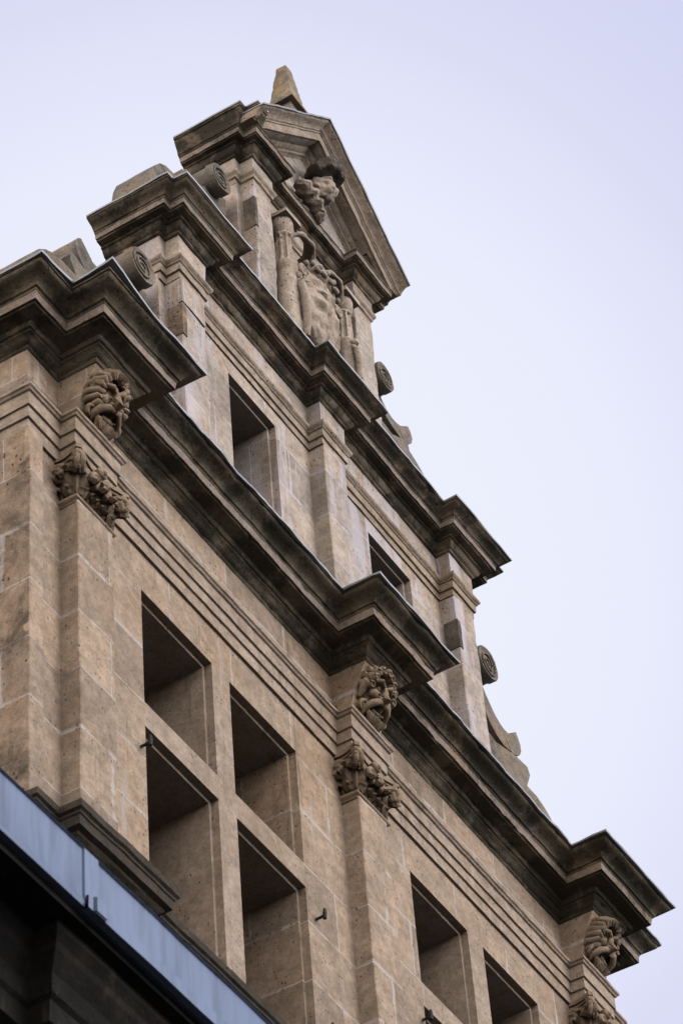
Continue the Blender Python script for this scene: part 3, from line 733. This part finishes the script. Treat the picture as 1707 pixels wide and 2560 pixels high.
for s in (-1, 1):
    sw = [(2.02, 1.80), (2.26, 1.76), (2.32, 1.71), (2.355, 1.66), (2.40, 1.60), (2.46, 1.55), (2.53, 1.515), (2.60, 1.50), (2.68, 1.50), (2.72, 1.40), (2.66, 1.32), (2.56, 1.31), (2.46, 1.34), (2.36, 1.40), (2.28, 1.49), (2.22, 1.58), (2.14, 1.62), (2.02, 1.60)]
    kn = [(2.66, 1.505), (2.77, 1.60), (2.80, 1.575), (2.825, 1.52), (2.825, 1.45), (2.79, 1.39), (2.72, 1.335), (2.66, 1.31), (2.60, 1.40)]
    st = [(2.02, 1.30), (2.40, 1.22), (2.60, 1.25), (2.69, 1.31), (2.89, 1.345), (2.915, 1.28), (2.83, 1.12), (2.97, 1.12), (3.085, 1.095), (3.17, 1.04), (3.24, .97), (3.34, .82), (3.42, .62), (3.47, .40), (3.49, .10), (2.02, .10)]
    if s < 0: st = [(x, z + (.035 if .3 < z < 1.2 else 0)) for x, z in st]
    scroll(2.225, 1.81, .142, .055, .17, sw, kn, st, s, .475)
    sw = [(.93, 3.95), (1.17, 3.90), (1.19, 3.84), (1.22, 3.79), (1.28, 3.75), (1.34, 3.73), (1.41, 3.73), (1.50, 3.76), (1.54, 3.70), (1.52, 3.62), (1.44, 3.60), (1.34, 3.62), (1.26, 3.65), (1.18, 3.70), (1.10, 3.76), (.93, 3.76)]
    kn = [(1.48, 3.755), (1.58, 3.85), (1.62, 3.82), (1.635, 3.76), (1.61, 3.69), (1.56, 3.63), (1.50, 3.61), (1.45, 3.68)]
    st = [(.87, 3.55), (1.30, 3.50), (1.50, 3.62), (1.55, 3.60), (1.55, 3.54), (1.64, 3.52), (1.73, 3.48), (1.81, 3.42), (1.87, 3.33), (1.92, 3.2), (1.95, 3.0), (1.96, 2.64), (.87, 2.64)]
    if s < 0: kn = [(1.42, 3.70), (1.50, 3.70), (1.50, 3.60), (1.42, 3.58)]; sw = [(x if x < 1.42 else 1.42 + (x - 1.42) * .3, z) for x, z in sw]; st = [(x, min(z, 3.50)) for x, z in st]
    scroll(1.125, 3.93, .125, .075, .17, sw, kn, st, s, .475)

# --- roof behind the gable
bm = bmesh.new(); quad(bm, (-3.5, .3, .05), (3.5, .3, .05), (3.5, BACK1, .05), (-3.5, BACK1, .05)); part('roof', bm, 'slate')
# --- lower storeys and the eaves cornice that carries the gutter
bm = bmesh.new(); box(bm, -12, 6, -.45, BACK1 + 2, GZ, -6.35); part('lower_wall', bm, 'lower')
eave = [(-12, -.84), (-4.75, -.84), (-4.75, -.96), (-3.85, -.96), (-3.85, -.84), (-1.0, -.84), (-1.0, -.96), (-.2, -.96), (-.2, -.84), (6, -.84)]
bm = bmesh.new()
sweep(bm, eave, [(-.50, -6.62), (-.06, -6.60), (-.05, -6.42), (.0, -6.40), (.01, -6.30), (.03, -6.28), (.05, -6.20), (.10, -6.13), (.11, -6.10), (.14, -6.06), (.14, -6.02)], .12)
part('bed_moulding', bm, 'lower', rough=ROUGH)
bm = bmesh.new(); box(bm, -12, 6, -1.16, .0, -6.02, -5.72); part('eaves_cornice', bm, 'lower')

# ---------------------------------------------------------------- obelisk on the apex
ob = empty('stone_obelisk', (0, .105, 5.60)); ob['label'] = 'small lichen-covered stone obelisk standing on the peak of the pediment'; ob['category'] = 'obelisk'
bm = bmesh.new(); rows = []
for k in range(9):
    t = k / 8; h = .098 - .056 * t; rows.append([bm.verts.new((sx * h, sy * h, .45 + .49 * t)) for sx, sy in ((-1, -1), (1, -1), (1, 1), (-1, 1))])
for a, b in zip(rows, rows[1:]):
    for k in range(4): bm.faces.new((a[k], a[(k + 1) % 4], b[(k + 1) % 4], b[k]))
tip = bm.verts.new((0, 0, .965))
for k in range(4): bm.faces.new((rows[-1][k], rows[-1][(k + 1) % 4], tip))
bm.faces.new(rows[0]); bmesh.ops.subdivide_edges(bm, edges=bm.edges[:], cuts=2, use_grid_fill=True)
obj('shaft', bm, 'lichen', ob, rough=[(.006, 12), (.004, 30)])
bm = bmesh.new(); box(bm, -.118, .118, -.118, .118, .405, .428); box(bm, -.10, .10, -.10, .10, .428, .452); box(bm, -.075, .075, -.075, .075, -.1, .405)
bmesh.ops.subdivide_edges(bm, edges=bm.edges[:], cuts=3, use_grid_fill=True)
obj('plinth', bm, 'lichen', ob, rough=[(.004, 14)])

# ---------------------------------------------------------------- zinc gutter
GY, G0, G1 = -1.2, -5.98, -5.66
gt = empty('zinc_gutter', (-4.0, GY, G0)); gt['label'] = 'long blue-grey zinc box gutter running along the dark eaves in front of the gable'; gt['category'] = 'gutter'
def lp(bm):
    for v in bm.verts: v.co -= gt.location
    return bm
for x0, x1, lip in ((-12, -4.845, 0), (-4.845, -2.30, 1), (-2.30, 6, 1)):
    bm = bmesh.new()
    pf = [(GY, G0), (GY - .006, G0 + .02), (GY, G0 + .045), (GY, G1 - .012), (GY - .012, G1 - .004), (GY - .006, G1 + .006), (GY + .35, G1 - .01)]
    if lip: pf = [(GY + .012, G0 - .012), (GY - .022, G0 - .008), (GY - .024, G0 + .055), (GY, G0 + .062)] + pf[3:]
    n = 24; rows = [[bm.verts.new((x0 + (x1 - x0) * k / n, y + .0015 * math.sin(k), z)) for y, z in pf] for k in range(n + 1)]
    for a, b in zip(rows, rows[1:]):
        for j in range(len(pf) - 1): bm.faces.new((a[j], b[j], b[j + 1], a[j + 1]))
    quad(bm, (x0, GY + .001, G0), (x1, GY + .001, G0), (x1, GY + .3, G0 + .003), (x0, GY + .3, G0 + .003))
    obj('gutter_length', lp(bm), 'zinc', gt, smooth=30)
for x in (-4.845, -2.30):
    bm = bmesh.new(); box(bm, x - .012, x + .10, GY - .010, GY + .01, G0 + .03, G1 + .002); bmesh.ops.bevel(bm, geom=bm.edges[:], offset=.004, segments=2, affect='EDGES')
    s_ = obj('joint_cover', lp(bm), 'zinc', gt)
    bm = bmesh.new(); box(bm, x + .04, x + .125, GY - .035, GY + .01, G0 - .012, G0 + .075); bmesh.ops.bevel(bm, geom=bm.edges[:], offset=.006, segments=2, affect='EDGES')
    obj('clip', lp(bm), 'zinc', gt)
